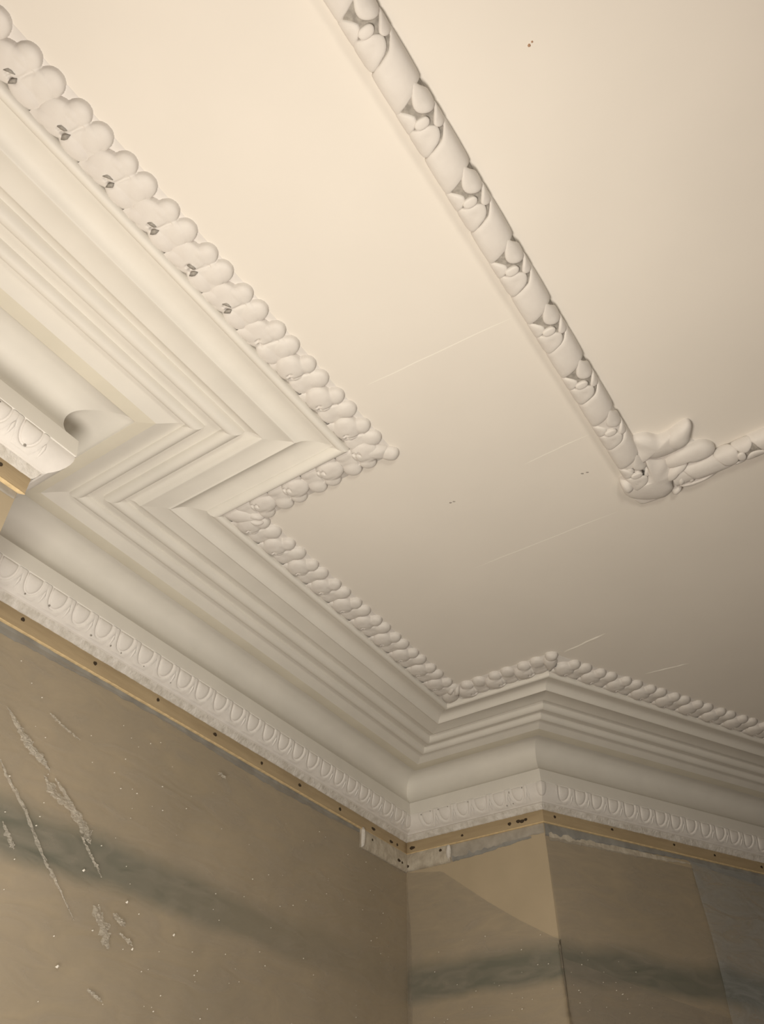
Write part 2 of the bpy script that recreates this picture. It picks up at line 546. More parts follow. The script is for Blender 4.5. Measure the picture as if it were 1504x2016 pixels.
def put_run(me_list, s, a, parent, name, jit=0.0):
    loc, rz = frame(s, a)
    pl = Vector(parent.matrix_basis.translation)
    q = parent
    base = Vector((0, 0, 0))
    while q is not None:
        base += q.location
        q = q.parent
    return place(name, rnd.choice(me_list), parent, Vector(loc) - base, rz)
egg_pos = {0: [0.596 - 0.0885 * k for k in range(-0, 7)], 2: [0.897 + 0.0882 * k for k in range(-2, 25)], 3: [-1.369 - 0.0875 * k for k in range(0, 6)], 4: [2.183 + 0.0875 * k for k in range(0, 17)]}
for s, lst in egg_pos.items():
    for a in lst:
        put_run(EGGS, s, a, egg_band, 'egg')
        put_run(SHELLS, s, a, egg_band, 'egg_shell')
        if rnd.random() < 0.75:
            put_run([DART], s, a + 0.0442, egg_band, 'dart')
# small dark grey pinholes in the egg band
def pin(s, a, q, r, rx=1.0):
    out = [(r * rx * math.cos(t * math.tau / 8), r * math.sin(t * math.tau / 8)) for t in range(8)]
    vs, fs = pillow([(x, q + y) for x, y in out], ov_map, [(1, 3.6), (0.8, 4.6), (0, 4.7)])
    put_run([proto('pinhole', vs, fs, M_GREY)], s, a, egg_band, 'pinhole')
for s, a, q, r, rx in [(3, -1.835, 12, 3.2, .8), (3, -1.788, 8, 3.0, .6), (3, -1.748, 9, 3.2, .9), (3, -1.70, 8, 2.4, .8), (3, -1.405, 16, 5, .4), (3, -1.345, 10, 3, .8), (3, -1.60, 10, 2.5, 1), (3, -1.43, 62, 3, .8), (3, -1.40, 60, 2.4, 1),
                     (2, 0.98, 62, 2.6, 1.2), (2, 1.225, 64, 3, 1.4), (2, 1.30, 60, 3, 1), (2, 1.345, 62, 2.4, 1), (2, 1.06, 55, 2.6, 1.4), (2, 0.86, 60, 3, 1), (2, 1.44, 60, 2, 1), (2, 1.56, 60, 2, 1), (0, 0.60, 58, 3, 1.3), (0, 0.50, 12, 3, 1)]:
    pin(s, a, q, r, rx)

# corner eggs wrapped round the outer corners
def corner_egg(m):
    base = cornice.location
    vs, fs = [], []
    n, r = 9, 14
    for i in range(r + 1):
        q = 4 + 53 * i / r
        wq = 26 if q < 18 else 26 * math.sqrt(max(0.0, 1 - ((q - 16) / 42) ** 2))
        for k in range(-n, n + 1):
            x = wq * k / n / 1000
            e = 1 - abs(k / n) ** 4
            h = 1.2 + 3.6 * e * (1 if i < r else 0.2)
            d, z = ov_point(q, h)
            s = m if k < 0 else m + 1
            c = along(s, mitre(m, d / 1000))
            p = at(s, c + x * 0.9, d / 1000)
            vs.append((p.x - base.x, p.y - base.y, CEIL - z / 1000 - base.z))
    c = 2 * n + 1
    for i in range(r):
        for k in range(2 * n):
            a = i * c + k
            fs.append((a, a + 1, a + c + 1, a + c))
    o = recalc(mesh_obj('egg', vs, fs, M_LEAF, egg_band, smooth=math.radians(40)))
corner_egg(3)

# ------------------------------------------------------------------ leaf border
def ell(x, y, cx, cy, rx, ry, rot, H, pw=0.5):
    dx, dy = x - cx, y - cy
    c, s = math.cos(rot), math.sin(rot)
    u, v = (dx * c + dy * s) / rx, (-dx * s + dy * c) / ry
    r2 = u * u + v * v
    if r2 < 1: return H * (1 - r2) ** pw
    return -(math.sqrt(r2) - 1) * 55
def smax(a, b, k):
    m = max(a, b)
    return m + k * math.log(math.exp((a - m) / k) + math.exp((b - m) / k)) - k * 0.69
def leaf_height(x, t, j, flat=False):
    """x along 0..120, t across 0 (roll side) .. 100 (room side), heights in mm"""
    A = ell(x, t, 29 + j[0], 37, 41, 37, -0.35, 25.5 + j[1], 0.28)
    B = ell(x, t, 46, 73 + j[2], 25.5, 26, 0.15, 19.5, 0.33)
    C = ell(x, t, 97 + j[3], 71, 27.5, 29 + j[2], 0.10, 18.5, 0.33)
    D = ell(x, t, 82, 38, 40, 40, -0.2, 15.5, 0.24)
    E = ell(x, t, 86, 17, 30, 17, 0.0, 15.0, 0.32)
    G = ell(x, t, 10, 12, 27, 15, 0.3, 15.0, 0.30)
    h = max(smax(smax(A, B, 1.6), G, 1.5), smax(smax(C, D, 2.2), E, 2.0))
    if flat:      # thickly overpainted leaves: broad flat faces, only the edges stay crisp
        A = ell(x, t, 29 + j[0], 36, 40, 38, -0.35, 22.5 + j[1] * .5, 0.17)
        B = ell(x, t, 46, 71 + j[2], 25.5, 28, 0.15, 20.5, 0.27)
        C = ell(x, t, 97 + j[3], 69, 27.5, 31 + j[2], 0.10, 20.0, 0.25)
        D = ell(x, t, 82, 38, 43, 40, -0.2, 19.5, 0.16)
        E = ell(x, t, 84, 15, 35, 19, 0.0, 19.5, 0.22)
        G = ell(x, t, 10, 12, 28, 15, 0.3, 19.0, 0.22)
        h = max(smax(smax(A, B, 3.5), G, 3.0), smax(smax(C, D, 4.0), E, 3.0)) + 1.5
    h -= 1.1 * math.exp(-(((x - 44) / 20) ** 2 + ((t - 58) / 5) ** 2))
    # the eye: two small hollows with a bead of plaster left between them
    h -= (9 + j[1]) * math.exp(-(((x - 53 - j[0]) / 7.0) ** 2 + ((t - 22) / 4.2) ** 2))
    h -= 7 * math.exp(-(((x - 41 - j[0]) / 3.2) ** 2 + ((t - 27) / 6.5) ** 2))
    h += 2.5 * math.exp(-(((x - 46 - j[0]) / 4) ** 2 + ((t - 20) / 4) ** 2))
    # groove running from the eye to the notch between the lobes
    dl = abs((t - 25) * 0.30 - (x - 56)) / 1.05
    if 25 < t < 66: h -= 2.6 * math.exp(-(dl / 3.0) ** 2)
    n = noise.noise(Vector((x * .05 + j[0], t * .05, j[1]))) * 0.9
    return max(h + n, -6)
LEAVES, FLAT = [], []
for v in range(8):
    j = (rnd.uniform(-2, 2), rnd.uniform(-1, 1), rnd.uniform(-1.5, 1.5), rnd.uniform(-2, 2))
    st = 1.7
    nx, ny = int(140 / st), int(106 / st)
    vs, fs, H = [], [], []
    for i in range(nx + 1):
        for k in range(ny + 1):
            x, t = -10 + i * st, -1.5 + k * st
            h = leaf_height(x, t, j, v >= 4)
            H.append(h)
            vs.append((x / 1000, -(0.534 + t / 1000), -(2.5 + h) / 1000))
    c = ny + 1
    for i in range(nx):
        for k in range(ny):
            q = (i * c + k, i * c + k + 1, (i + 1) * c + k + 1, (i + 1) * c + k)
            if max(H[a] for a in q) > -0.5: fs.append(q)
    (FLAT if v >= 4 else LEAVES).append(proto('leaf', vs, fs, M_ENR))
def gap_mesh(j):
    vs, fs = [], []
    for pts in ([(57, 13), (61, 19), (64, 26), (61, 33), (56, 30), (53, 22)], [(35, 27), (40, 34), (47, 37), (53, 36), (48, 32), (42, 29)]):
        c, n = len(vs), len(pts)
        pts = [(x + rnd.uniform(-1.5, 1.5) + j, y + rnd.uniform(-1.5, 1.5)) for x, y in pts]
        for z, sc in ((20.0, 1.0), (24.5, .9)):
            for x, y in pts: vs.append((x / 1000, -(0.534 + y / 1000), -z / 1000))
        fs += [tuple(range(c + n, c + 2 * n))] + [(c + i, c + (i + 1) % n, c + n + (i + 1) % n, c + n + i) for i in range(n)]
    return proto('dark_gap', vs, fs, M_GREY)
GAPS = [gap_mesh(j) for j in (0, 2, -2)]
leaf_pos = {0: [1.100 - 0.1192 * k for k in range(0, 12)], 1: [0.868, 0.990, 1.112, 1.232], 2: [1.256 + 0.1215 * k for k in range(0, 10)], 3: [-1.321 + 0.1215 * k for k in range(0, 3)], 4: [1.795 + 0.122 * k for k in range(0, 12)]}
for s, lst in leaf_pos.items():
    for a in lst:
        put_run(FLAT if s == 0 and a < 0.8 else LEAVES, s, a, leaf_band, 'leaf')
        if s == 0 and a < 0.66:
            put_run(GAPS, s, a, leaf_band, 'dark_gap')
# special leaves lying on the mitres
def ceil_pillow(name, pts, H, parent, m=M_ENR, z0=0.0, pw=0.45, sub=4):
    n = len(pts)
    out = []
    for i in range(n):
        p0, p1, p2, p3 = (Vector(pts[(i + k - 1) % n]) for k in range(4))
        for q in range(sub):
            u = q / sub
            out.append(0.5 * ((2 * p1) + (p2 - p0) * u + (2 * p0 - 5 * p1 + 4 * p2 - p3) * u * u + (3 * p1 - p0 - 3 * p2 + p3) * u ** 3))
    base = Vector((0, 0, 0)); q = parent
    while q is not None:
        base += q.location; q = q.parent
    prof = [(1.0, -0.001)] + [(sc, H * (1 - sc ** 2.2) ** pw) for sc in (0.985, 0.95, 0.88, 0.76, 0.6, 0.4, 0.2)] + [(0, H)]
    vs, fs = pillow(out, lambda x, y, h: (x - base.x, y - base.y, CEIL - z0 - h - base.z), prof)
    for i in range(len(vs)):
        x, y, z = vs[i]
        if z + base.z < CEIL - 0.006:
            vs[i] = (x, y, z + 0.0016 * noise.noise(Vector((x * 30, y * 30, H * 50))))
    return recalc(mesh_obj(name, vs, fs, m, parent, smooth=3.14))
def diag(m):
    a, b = mitre(m, 0.534), mitre(m, 0.634)
    return a, b
def oriented(c, ux, pts):
    uy = Vector((-ux.y, ux.x))
    return [tuple(c + ux * (x / 1000) + uy * (y / 1000)) for x, y in pts]
for m in (0, 3):
    a, b = diag(m)
    L = (b - a).length * 1000
    ux = (b - a).normalized()
    cl = ceil_pillow('corner_leaf', oriented(a, ux, [(0, 3), (16, 14), (40, 24), (65, 26), (L * .62, 24), (L * .78, 15), (L * .78, -17), (L * .6, -26), (50, -24), (20, -10)]), 0.024, leaf_band)
    ceil_pillow('corner_lobe', oriented(a, ux, [(L * .62, 16), (L * .8, 25), (L * .95, 20), (L * 1.0, 2), (L * .95, -17), (L * .8, -22), (L * .62, -15)]), 0.021, leaf_band)
for m in (1, 2):
    a, b = diag(m)
    L = (b - a).length * 1000
    ux = (b - a).normalized()
    ceil_pillow('corner_leaf', oriented(a, ux, [(4, 4), (22, 22), (50, 34), (78, 28), (L * .82, 12), (L * .86, 0), (L * .8, -14), (70, -33), (40, -32), (18, -16)]), 0.024, leaf_band)
    ceil_pillow('corner_lobe', oriented(a, ux, [(L * .55, 3), (L * .62, 21), (L * .78, 25), (L * .92, 15), (L * .94, 3), (L * .8, -3)]), 0.027, leaf_band)
    ceil_pillow('corner_lobe', oriented(a, ux, [(L * .55, -4), (L * .6, -22), (L * .76, -26), (L * .9, -18), (L * .93, -5), (L * .8, -2)]), 0.025, leaf_band)

# ------------------------------------------------------------------ ribbon-wrapped ceiling moulding with leaf corner
RD1, RD2 = 1.152, 1.136                       # distances of the two bars from runs 0 and 1
RB, RH, REC = 34.0, 30.0, 3.5                 # half width, height, ribbon thickness (mm)
cxp = Vector((0.745, 1.60))
mould = empty('ceiling_moulding', (cxp.x, cxp.y, CEIL), 'raised half-round moulding wrapped with ribbon and flowers, turning a leafy corner on the open ceiling', 'moulding')
mould['kind'] = cornice['kind'] = 'thing'
def bar_map(x, q, h):
    a = q * math.pi / 2
    sa, ca = math.sin(a), math.cos(a)
    return (x / 1000, -(RB + h) * math.copysign(abs(sa) ** 0.82, sa) / 1000, -(RH + h) * (abs(ca) ** 0.72 if abs(q) < 1 else 0.0) / 1000)
def bar(s, dist, a0, a1):
    vs, fs = [], []
    n = 16
    for a in (a0, a1):
        for i in range(n + 1):
            q = -1 + 2 * i / n
            vs.append(tuple(Vector(bar_map(0, q, 0)) + Vector((a, 0, 0))))
    for i in range(n):
        fs.append((i, i + 1, n + 2 + i, n + 1 + i))
    p = NRM[s] * (OFF[s] + dist)
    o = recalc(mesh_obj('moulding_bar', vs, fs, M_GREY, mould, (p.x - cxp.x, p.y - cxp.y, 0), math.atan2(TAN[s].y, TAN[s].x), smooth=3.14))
    return o
def interp(tb, q):
    for i in range(len(tb) - 1):
        if q <= tb[i + 1][0]:
            u = (q - tb[i][0]) / (tb[i + 1][0] - tb[i][0])
            u = u * u * (3 - 2 * u) * .5 + u * .5
            return tb[i][1] + (tb[i + 1][1] - tb[i][1]) * u
    return tb[-1][1]
LO = [(-1, 68), (-.7, 64), (-.2, 57), (.21, 47), (.6, 31), (.85, 18), (1.02, 10)]
HI = [(-1, 160), (-.7, 156), (-.2, 146), (.2, 135), (.6, 124), (1.02, 123)]
def ribbon_mesh(v):
    vs, fs = [], []
    nq, nu = 22, 9
    hs = [(0, -1), (.012, 2.0), (.04, 3.4), (.15, 4.3), (.5, 4.8), (.85, 4.3), (.96, 3.4), (.988, 2.0), (1, -1)]
    for i in range(nq + 1):
        q = -1.02 + 2.04 * i / nq
        lo, hi = interp(LO, q) + v, interp(HI, q) + v * .5
        for u, h in hs:
            vs.append(bar_map(lo + (hi - lo) * u, q, h))
    for i in range(nq):
        for j in range(nu - 1):
            a = i * nu + j
            fs.append((a, a + 1, a + nu + 1, a + nu))
    return proto('ribbon', vs, fs, M_ENR)
def bp(name, pts, H):
    n = len(pts); out = []
    for i in range(n):
        p0, p1, p2, p3 = (Vector(pts[(i + k - 1) % n]) for k in range(4))
        for qq in range(3):
            u = qq / 3
            out.append(0.5 * ((2 * p1) + (p2 - p0) * u + (2 * p0 - 5 * p1 + 4 * p2 - p3) * u * u + (3 * p1 - p0 - 3 * p2 + p3) * u ** 3))
    vs, fs = pillow(out, bar_map, [(1, -1), (.98, H * .45), (.92, H * .72), (.78, H * .92), (.5, H), (0, H * 1.05)])
    return proto(name, vs, fs, M_ENR)
RIB = [ribbon_mesh(v) for v in (0, 2, -2)]
BUD = [bp('bud', [(-74, .40), (-58, .64), (-40, .98), (-18, .98), (-8, .68), (-9, .33), (-20, .05), (-38, .02), (-58, .18)], 5.2)]
PET_L = [bp('petal', [(-34, -1.0), (-39, -.72), (-34, -.34), (-18, -.06), (-3, -.18), (7, -.5), (13, -.85), (6, -1.0)], 5.0)]
PET_R = [bp('petal', [(-14, .98), (-8, .78), (2, .5), (14, .3), (24, .36), (28, .62), (22, .9), (10, 1.0)], 5.0)]
BALL = [bp('flower_centre', [(11, 0), (8, .16), (0, .24), (-8, .18), (-11, 0), (-8, -.17), (0, -.23), (8, -.16)], 7.0)]
PET_D = [bp('petal', [(5, -.66), (4, -.3), (9, .08), (21, .36), (36, .32), (49, .10), (62, -.33), (63, -.72), (48, -1.0), (20, -1.0)], 5.2)]
def lay(meshes, s, dist, a, name, par):
    p = at(s, a, 0) + NRM[s] * dist
    par_s = par.location
    d = p - (NRM[s] * (OFF[s] + dist))
    place(name, rnd.choice(meshes), mould, (p.x - cxp.x, p.y - cxp.y, 0), math.atan2(TAN[s].y, TAN[s].x))
b1 = bar(0, RD1, -0.5, 1.40)
bar(0, RD1, 1.40, 1.665).data.materials[0] = M_ENR
b2 = bar(1, RD2, -0.95, 0.155)
bar(1, RD2, 0.155, 0.24).data.materials[0] = M_ENR
for k in range(-4, 8):
    a = 0.377 + 0.1885 * k
    for lst, nm in ((BUD, 'bud'), (PET_L, 'petal'), (PET_R, 'petal'), (BALL, 'flower_centre'), (PET_D, 'petal')):
        lay(lst, 0, RD1, a, nm, b1)
    if k < 6: lay(RIB, 0, RD1, a, 'ribbon', b1)
    elif k == 6: lay(RIB, 0, RD1, a, 'ribbon', b1)
for k in range(-6, 1):
    a = 0.055 + 0.1885 * k
    for lst, nm in ((BUD, 'bud'), (PET_L, 'petal'), (PET_R, 'petal'), (BALL, 'flower_centre'), (PET_D, 'petal')):
        lay(lst, 1, RD2, a, nm, b2)
    lay(RIB, 1, RD2, a, 'ribbon', b2)
CORN = [('corner_base', [(0.69, 1.50), (0.78, 1.45), (0.86, 1.48), (0.89, 1.53), (0.86, 1.60), (0.82, 1.66), (0.76, 1.68), (0.70, 1.65), (0.68, 1.58)], 0.012),
        ('acanthus_leaf', [(0.669, 1.452), (0.70, 1.440), (0.737, 1.447), (0.769, 1.425), (0.79, 1.43), (0.812, 1.46), (0.802, 1.489), (0.756, 1.521), (0.715, 1.524), (0.704, 1.547), (0.687, 1.535), (0.682, 1.49)], 0.031),
        ('acanthus_lobe', [(0.752, 1.445), (0.775, 1.410), (0.796, 1.391), (0.811, 1.402), (0.816, 1.43), (0.818, 1.461), (0.80, 1.487), (0.772, 1.49), (0.752, 1.47)], 0.034),
        ('acanthus_leaf', [(0.774, 1.534), (0.802, 1.491), (0.849, 1.464), (0.885, 1.470), (0.900, 1.490), (0.892, 1.510), (0.862, 1.530), (0.816, 1.540), (0.786, 1.560)], 0.033),
        ('acanthus_body', [(0.713, 1.514), (0.74, 1.522), (0.771, 1.527), (0.79, 1.545), (0.806, 1.56), (0.818, 1.575), (0.819, 1.615), (0.827, 1.642), (0.811, 1.677), (0.763, 1.690), (0.709, 1.680), (0.685, 1.65), (0.705, 1.625), (0.726, 1.608), (0.731, 1.576), (0.722, 1.54)], 0.034),
        ('acanthus_lobe', [(0.782, 1.585), (0.79, 1.556), (0.812, 1.532), (0.835, 1.528), (0.838, 1.545), (0.825, 1.562), (0.815, 1.595), (0.795, 1.61)], 0.036),
        ('bud', [(0.667, 1.547), (0.682, 1.541), (0.699, 1.559), (0.691, 1.582), (0.676, 1.571)], 0.033),
        ('bud', [(0.693, 1.559), (0.705, 1.551), (0.719, 1.566), (0.713, 1.582), (0.700, 1.578)], 0.036),
        ('petal', [(0.685, 1.592), (0.701, 1.582), (0.726, 1.590), (0.733, 1.610), (0.716, 1.618), (0.701, 1.610)], 0.034),
        ('curled_tip', [(0.668, 1.611), (0.690, 1.600), (0.712, 1.628), (0.702, 1.652), (0.681, 1.642)], 0.037),
        ('petal', [(0.836, 1.563), (0.850, 1.542), (0.873, 1.539), (0.884, 1.565), (0.870, 1.583), (0.848, 1.580)], 0.033),
        ('petal', [(0.820, 1.597), (0.826, 1.573), (0.844, 1.587), (0.849, 1.609), (0.837, 1.623)], 0.032),
        ('petal', [(0.846, 1.587), (0.867, 1.582), (0.875, 1.601), (0.861, 1.611)], 0.029),
        ('petal', [(0.840, 1.632), (0.868, 1.606), (0.90, 1.582), (0.935, 1.552), (0.93, 1.575), (0.90, 1.606), (0.862, 1.635)], 0.026),
        ('bud', [(0.826, 1.648), (0.838, 1.629), (0.851, 1.637), (0.845, 1.660), (0.832, 1.666)], 0.024),
        ('curled_tip', [(0.727, 1.690), (0.754, 1.682), (0.796, 1.676), (0.818, 1.671), (0.788, 1.695), (0.753, 1.712)], 0.016)]
for nm, pts, H in CORN:
    ceil_pillow(nm, pts, H, mould, pw=0.32)

# ------------------------------------------------------------------ timber battens under the cornice
BL = ['tan timber batten on the near pier at the left edge, below its egg moulding', None, 'long tan timber batten with screw holes under the egg moulding of the alcove wall', 'short orange-tan timber batten on the narrow side wall between the two corners', 'tan timber batten under the egg moulding of the right-hand wall']
def holes(s, lst, par, base, d=0.0):
    for a, z, rx, rz_ in lst:
        vs, fs = [], []
        for h, r in ((-.001, 1.0), (.0012, 1.0), (.0016, .7)):
            for i in range(10):
                t = i * math.tau / 10
                p = at(s, a + rx * r * math.cos(t), d + h)
                vs.append((p.x - base.x, p.y - base.y, CEIL - z + rz_ * r * math.sin(t) * (1 + .2 * math.sin(3 * t + a * 9)) - base.z))
        for k in range(2):
            for i in range(10):
                j = (i + 1) % 10
                fs.append((k * 10 + i, k * 10 + j, k * 10 + 10 + j, k * 10 + 10 + i))
        fs.append(tuple(range(20, 30)))
        recalc(mesh_obj('screw_hole_disc', vs, fs, M_HOLE, par))
HOL = {0: [(0.584, .293, .006, .005), (0.40, .295, .005, .005)], 2: [(1.021, .292, .0065, .006), (1.290, .295, .007, .006), (1.556, .293, .006, .006), (1.830, .296, .009, .006), (2.082, .300, .006, .006), (2.308, .299, .009, .006), (2.571, .300, .008, .007), (2.812, .300, .014, .006), (2.949, .310, .013, .006), (2.997, .308, .006, .006), (0.76, .295, .006, .006)],
       3: [(-1.921, .303, .014, .007), (-1.670, .302, .006, .005), (-1.445, .302, .008, .007), (-1.405, .300, .009, .007), (-1.388, .303, .012, .007), (-1.37, .300, .007, .006)], 4: [(2.164, .295, .006, .006), (2.464, .290, .007, .005), (2.809, .291, .006, .005), (3.047, .295, .006, .005), (3.336, .297, .007, .006)]}
for s in (0, 2, 3, 4):
    a0, a1 = ends(s, 0)
    if s == 0: a0 = -0.4
    if s == 4: a1 = 4.2
    p = at(s, (a0 + a1) / 2, 0)
    t = empty('timber_batten', (p.x, p.y, CEIL - 0.324), BL[s], 'batten')
    strip('batten_board', s, a0, a1, [(-12, 274), (-0.8, 274), (0, 275), (0, 322.5, 1), (-1, 324, 1), (-12, 324.2, .6)], M_WOOD, t, 0.03, 0.5, wall_end=mit(s), smooth=math.radians(50))
    strip('lit_edge', s, a0 + 0.005, a1 - 0.005, [(-10, 323.6, .2), (0.6, 323.0, .4), (1.0, 324.5, .6), (0.0, 326.2, 1.2), (-10, 326.0, 1.0)], M_LIT_EDGE, t, 0.006, 1.2, wall_end=mit(s), ends=False)
    holes(s, HOL[s], t, t.location)

# ------------------------------------------------------------------ torn tape under the battens
def ragged(name, s, a0, a1, top, bot, m, label, cat, amp=6.0, d=-10.5, group=None, seed=0.0, parent=None, th=0.7):
    """bot: list of (along, drop mm) giving the torn lower edge"""
    p = at(s, (a0 + a1) / 2, 0)
    base = Vector((p.x, p.y, CEIL - top / 1000)) if parent is None else Vector((0, 0, 0))
    n = int((a1 - a0) / 0.006)
    vs, fs = [], []
    K = 5
    for i in range(n + 1):
        a = a0 + (a1 - a0) * i / n
        b = interp_l(bot, a) + amp * (noise.noise(Vector((a * 22 + seed, s * 7, 2))) + .6 * noise.noise(Vector((a * 90 + seed, s * 3, 5))))
        b = max(b, top + 2)
        for k in range(K):
            z = top + (b - top) * k / (K - 1)
            dd = d + th * (0 if k == K - 1 else 1) + 0.8 * noise.noise(Vector((a * 40, z * .08, s + seed)))
            q = at(s, a, dd / 1000)
            vs.append((q.x - base.x, q.y - base.y, CEIL - z / 1000 - base.z))
        q = at(s, a, -0.0118)
        vs.append((q.x - base.x, q.y - base.y, CEIL - b / 1000 - base.z))
    c = K + 1
    for i in range(n):
        for k in range(K):
            x = i * c + k
            fs.append((x, x + c, x + c + 1, x + 1))
    o = mesh_obj(name, vs, fs, m, parent, tuple(base) if parent is None else (0, 0, 0), smooth=3.14)
    if parent is None: tag(o, label, cat, group)
    return o
def interp_l(tb, q):
    if q <= tb[0][0]: return tb[0][1]
    for i in range(len(tb) - 1):
        if q <= tb[i + 1][0]:
            u = (q - tb[i][0]) / (tb[i + 1][0] - tb[i][0])
            return tb[i][1] + (tb[i + 1][1] - tb[i][1]) * u
    return tb[-1][1]
ragged('tape_strip', 2, ends(2, dw)[0] + .002, 2.735, 323, [(0.7, 358), (1.0, 357), (1.34, 346), (1.62, 341), (1.92, 352), (2.2, 356), (2.5, 349), (2.73, 340)], M_TAPE, 'long torn strip of dark grey tape beneath the alcove batten', 'tape', 5.0, seed=3.1)
ragged('tape_strip', 3, -1.735, ends(3, dw)[1] - .001, 323, [(-1.73, 388), (-1.6, 380), (-1.45, 368), (-1.31, 364)], M_TAPE_L, 'short pale grey tape strip on the narrow side wall beneath its batten', 'tape', 4.0, seed=8.4)
ragged('tape_strip', 4, ends(4, dw)[0] + .001, 4.0, 323, [(2.1, 378), (2.3, 362), (2.5, 352), (2.75, 347), (2.88, 342), (2.93, 352), (3.1, 368), (3.4, 384), (4, 380)], M_TAPE, 'torn dark grey tape strip beneath the batten of the right-hand wall', 'tape', 6.0, seed=5.7)
ragged('tape_strip', 0, -0.3, ends(0, dw)[1] - .002, 323, [(-0.3, 350), (0.4, 352), (0.66, 345)], M_TAPE_L, 'grey tape strip beneath the near pier batten at the left edge', 'tape', 4.0, seed=1.7)
ragged('paper_shred', 4, 2.13, 2.93, 352, [(2.13, 392), (2.3, 384), (2.55, 378), (2.75, 368), (2.88, 356), (2.93, 354)], M_PATCH, 'ragged pale paper edge left below the grey tape on the right-hand wall', 'paper', 7.0, d=-10.9, seed=6.6)
ragged('paper_shred', 3, -1.73, -1.36, 366, [(-1.73, 396), (-1.55, 388), (-1.36, 372)], M_TAPE, 'thin dark paper edge below the pale tape on the narrow side wall', 'paper', 4.0, d=-11.0, seed=2.6)

# plaster patches filling the inner corner
def patch(s, a0, a1, prof, label, hl, seed):
    p = at(s, (a0 + a1) / 2, 0)
    t = empty('plaster_patch', (p.x, p.y, CEIL - 0.40), label, 'plaster')
    we = (None, 2) if s == 2 else (2, None)
    strip('patch_body', s, a0, a1, prof, M_PATCH, t, 0.007, 2.0, wall_end=we, seed=seed, smooth=math.radians(70))
    holes(s, hl, t, t.location, prof[2][0] / 1000 + .0005)
    return t
tp = patch(2, 2.728, 0, [(-12, 323), (0, 324, .3), (3, 328, .5), (4, 345, .5), (4, 372, .5), (3, 394, .8), (-1, 400, .8), (-12, 401, .3)], 'pale plaster patch at the inner corner, on the alcove wall side, with screw holes', [(2.80, .350, .005, .005), (3.005, .372, .012, .006), (3.03, .374, .006, .005)], 4.0)
a_end = 2.731
vs_, fs_ = pillow([(0, 318), (9, 322), (12, 345), (11, 372), (7, 398), (-3, 402), (-6, 370), (-5, 335)], lambda x, z, h: tuple(Vector((*(at(2, a_end + x / 1000, 0.004 + h / 1000)), CEIL - z / 1000)) - tp.location), [(1, -4), (.9, 4), (.6, 8), (0, 9)])
recalc(mesh_obj('filler_lump', vs_, fs_, M_ROUGH, tp, smooth=3.14))
tp = patch(3, 0, -1.735, [(-12, 323), (-2, 324, .3), (2, 329, .5), (3, 345, .6), (3, 370, .6), (1.5, 386, 1), (-2, 395, 1), (-12, 397, .3)], 'lumpy pinkish plaster patch at the inner corner, on the narrow side wall', [(-1.945, .378, .007, .006), (-1.778, .343, .007, .006)], 9.0)
vs_, fs_ = pillow([(0, 324), (9, 328), (13, 350), (9, 378), (0, 392), (-8, 372), (-9, 345)], lambda x, z, h: tuple(Vector((*(at(3, -1.742 + x / 1000, 0.002 + h / 1000)), CEIL - z / 1000)) - tp.location), [(1, -4), (.9, 3), (.6, 6), (0, 7)])
recalc(mesh_obj('filler_lump', vs_, fs_, M_ROUGH, tp, smooth=3.14))

# ------------------------------------------------------------------ polythene dust sheets over the walls
def sheet(name, segs, top, bot, m, label, amp=5.0, seed=0.0, nv=46, step=0.02, top_gap=2.0):
    """segs: list of (run, a0, a1); top: function (run, along) -> drop in mm; hangs to bot"""
    s0, b0, b1 = segs[0]
    p = at(s0, (b0 + b1) / 2, 0)
    t0 = top(s0, (b0 + b1) / 2)
    base = Vector((p.x, p.y, CEIL - t0 / 1000))
    vs, fs = [], []
    cols = []
    for s, a0, a1 in segs:
        n = max(3, int((a1 - a0) / step))
        for i in range(n + 1):
            cols.append((s, a0 + (a1 - a0) * i / n))
    for s, a in cols:
        tz = top(s, a)
        for k in range(nv + 1):
            u = k / nv
            z = tz + (bot - tz) * u
            q = at(s, a, 0)
            f = noise.noise(Vector((q.x * 5 + z * .004 + seed, q.y * 5 - z * .003, z * .0022))) + .5 * noise.noise(Vector((q.x * 14 + z * .012, q.y * 14 + seed, z * .006)))
            grow = min(1.0, (z - tz) / 260)
            d = -11 + top_gap + amp * grow * (1.0 + f) + 9 * grow
            p2 = at(s, a, d / 1000)
            vs.append((p2.x - base.x, p2.y - base.y, CEIL - z / 1000 - base.z))
    c = nv + 1
    for i in range(len(cols) - 1):
        for k in range(nv):
            x = i * c + k
            fs.append((x, x + c, x + c + 1, x + 1))
    o = mesh_obj(name, vs, fs, m, None, tuple(base), smooth=3.14)
    tag(o, label, 'sheet')
    return o
sh_l = sheet('dust_sheet', [(2, ends(2, dw)[0] + .03, ends(2, -.012)[1] - .006)], lambda s, a: 338, 1750, M_FILM, 'clear polythene dust sheet with crumpled folds hung over the alcove wall at lower left', 7.0, 2.0, nv=60)
i3 = ends(3, -.012)
sh_c = sheet('dust_sheet', [(3, i3[0] + .008, ends(3, .004)[1]), (4, ends(4, .004)[0], 2.90)],
             lambda s, a: interp_l([(-1.95, 400), (-1.782, 425), (-1.578, 580), (-1.453, 665), (-1.30, 757)], a) if s == 3 else interp_l([(2.1, 760), (2.121, 817), (2.418, 866), (2.631, 902), (2.9, 935)], a), 1750, M_FILM, 'sagging polythene sheet wrapped round the outer corner with a slanting upper edge', 4.0, 7.0)
sh_r = sheet('dust_sheet', [(4, 2.885, 4.0)], lambda s, a: 345 + 3 * math.sin(a * 9), 1750, M_FILM_G, 'cloudy grey polythene sheet hanging at the right end of the right-hand wall', 5.0, 12.0, top_gap=9.0)
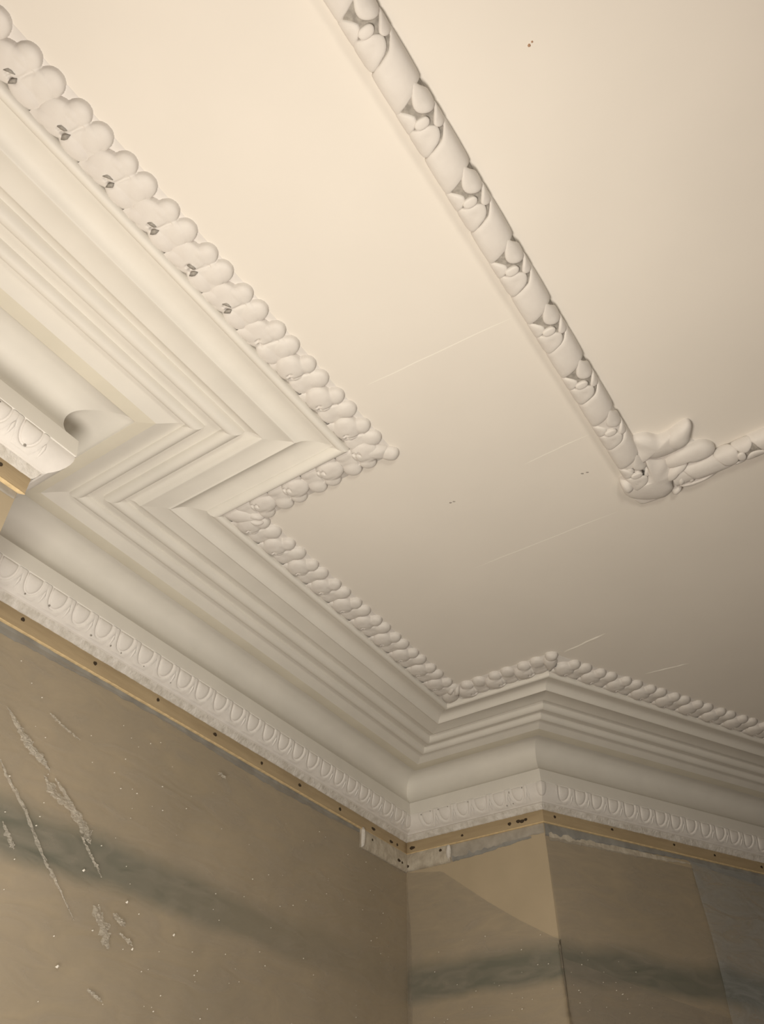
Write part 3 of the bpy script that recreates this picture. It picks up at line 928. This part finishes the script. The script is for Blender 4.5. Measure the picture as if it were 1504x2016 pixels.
sh_m = sheet('dust_sheet', [(4, ends(4, -.007)[0], 2.90)], lambda s, a: 372, 1700, M_FILM, 'thin clear polythene sheet on the right-hand wall just right of the outer corner', 2.0, 15.0, top_gap=0.6)

# crumpled folds whitened as painted light streaks, flecks as painted glints
def fold(pts, wd, par, d=0.012, seed=0.0, h=6.0):
    base = par.location
    vs, fs = [], []
    n = 46
    tot = len(pts) - 1
    for i in range(n + 1):
        u = i / n * tot
        k = min(int(u), tot - 1); f = u - k
        a = pts[k][0] + (pts[k + 1][0] - pts[k][0]) * f
        z = pts[k][1] + (pts[k + 1][1] - pts[k][1]) * f
        env = min(1, 5 * i / n, 5 * (1 - i / n)) * (.55 + .9 * abs(noise.noise(Vector((u * 2.3, seed, 3)))))
        for j in range(7):
            c = (j - 3) / 3
            r1 = noise.noise(Vector((u * 6, j * 1.9, seed)))
            r2 = noise.noise(Vector((u * 9 + 4, j * 2.7, seed + 5)))
            aa = a + c * wd * env * .8 + .004 * r1
            zz = z - c * wd * env * .9 + .005 * r2
            dd = d + (h / 1000) * (1 - abs(c)) * env + .005 * r1 * env
            p = at(2, aa, dd)
            vs.append((p.x - base.x, p.y - base.y, CEIL - zz - base.z))
    for i in range(n):
        for j in range(6):
            x = i * 7 + j
            fs.append((x, x + 7, x + 8, x + 1))
    mesh_obj('fold_streak', vs, fs, M_FOLD_STREAK, par, smooth=math.radians(25))
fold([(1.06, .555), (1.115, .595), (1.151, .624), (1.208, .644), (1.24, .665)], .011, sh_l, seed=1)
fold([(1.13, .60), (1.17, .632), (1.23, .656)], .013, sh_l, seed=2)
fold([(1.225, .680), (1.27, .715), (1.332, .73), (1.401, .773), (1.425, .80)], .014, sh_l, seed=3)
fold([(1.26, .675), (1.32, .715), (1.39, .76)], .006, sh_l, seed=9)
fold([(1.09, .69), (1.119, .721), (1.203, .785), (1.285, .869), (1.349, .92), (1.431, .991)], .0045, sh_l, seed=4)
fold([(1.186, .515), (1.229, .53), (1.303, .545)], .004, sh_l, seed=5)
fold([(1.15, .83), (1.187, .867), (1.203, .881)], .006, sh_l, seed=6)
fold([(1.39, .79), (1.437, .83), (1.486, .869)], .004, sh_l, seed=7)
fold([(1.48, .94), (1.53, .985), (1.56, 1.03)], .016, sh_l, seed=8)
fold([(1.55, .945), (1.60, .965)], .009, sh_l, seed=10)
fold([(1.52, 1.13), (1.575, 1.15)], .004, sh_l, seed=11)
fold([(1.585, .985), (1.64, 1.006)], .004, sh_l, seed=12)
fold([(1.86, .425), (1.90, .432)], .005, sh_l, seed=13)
def flecks(par, s, a0, a1, z0, z1, n, extra=()):
    base = par.location
    vs, fs = [], []
    lst = [(rnd.uniform(a0, a1), rnd.uniform(z0, z1), rnd.choice((.0012, .0016, .002))) for _ in range(n)] + [(a, z, .004) for a, z in extra]
    for a, z, r in lst:
        b = len(vs)
        l = rnd.uniform(1, 2.2)
        for (x, y, h) in ((-l, .5, 0), (0, 1, .3), (l, -.5, 0), (0, -1, .3), (0, 0, 1)):
            p = at(s, a + x * r, .022 + h * r)
            vs.append((p.x - base.x, p.y - base.y, CEIL - (z + y * r) - base.z))
        fs += [(b, b + 1, b + 4), (b + 1, b + 2, b + 4), (b + 2, b + 3, b + 4), (b + 3, b, b + 4)]
    o = mesh_obj('glint_fleck', vs, fs, M_SEAM_GLINT, par)  # pale specks painted in for glints on the film
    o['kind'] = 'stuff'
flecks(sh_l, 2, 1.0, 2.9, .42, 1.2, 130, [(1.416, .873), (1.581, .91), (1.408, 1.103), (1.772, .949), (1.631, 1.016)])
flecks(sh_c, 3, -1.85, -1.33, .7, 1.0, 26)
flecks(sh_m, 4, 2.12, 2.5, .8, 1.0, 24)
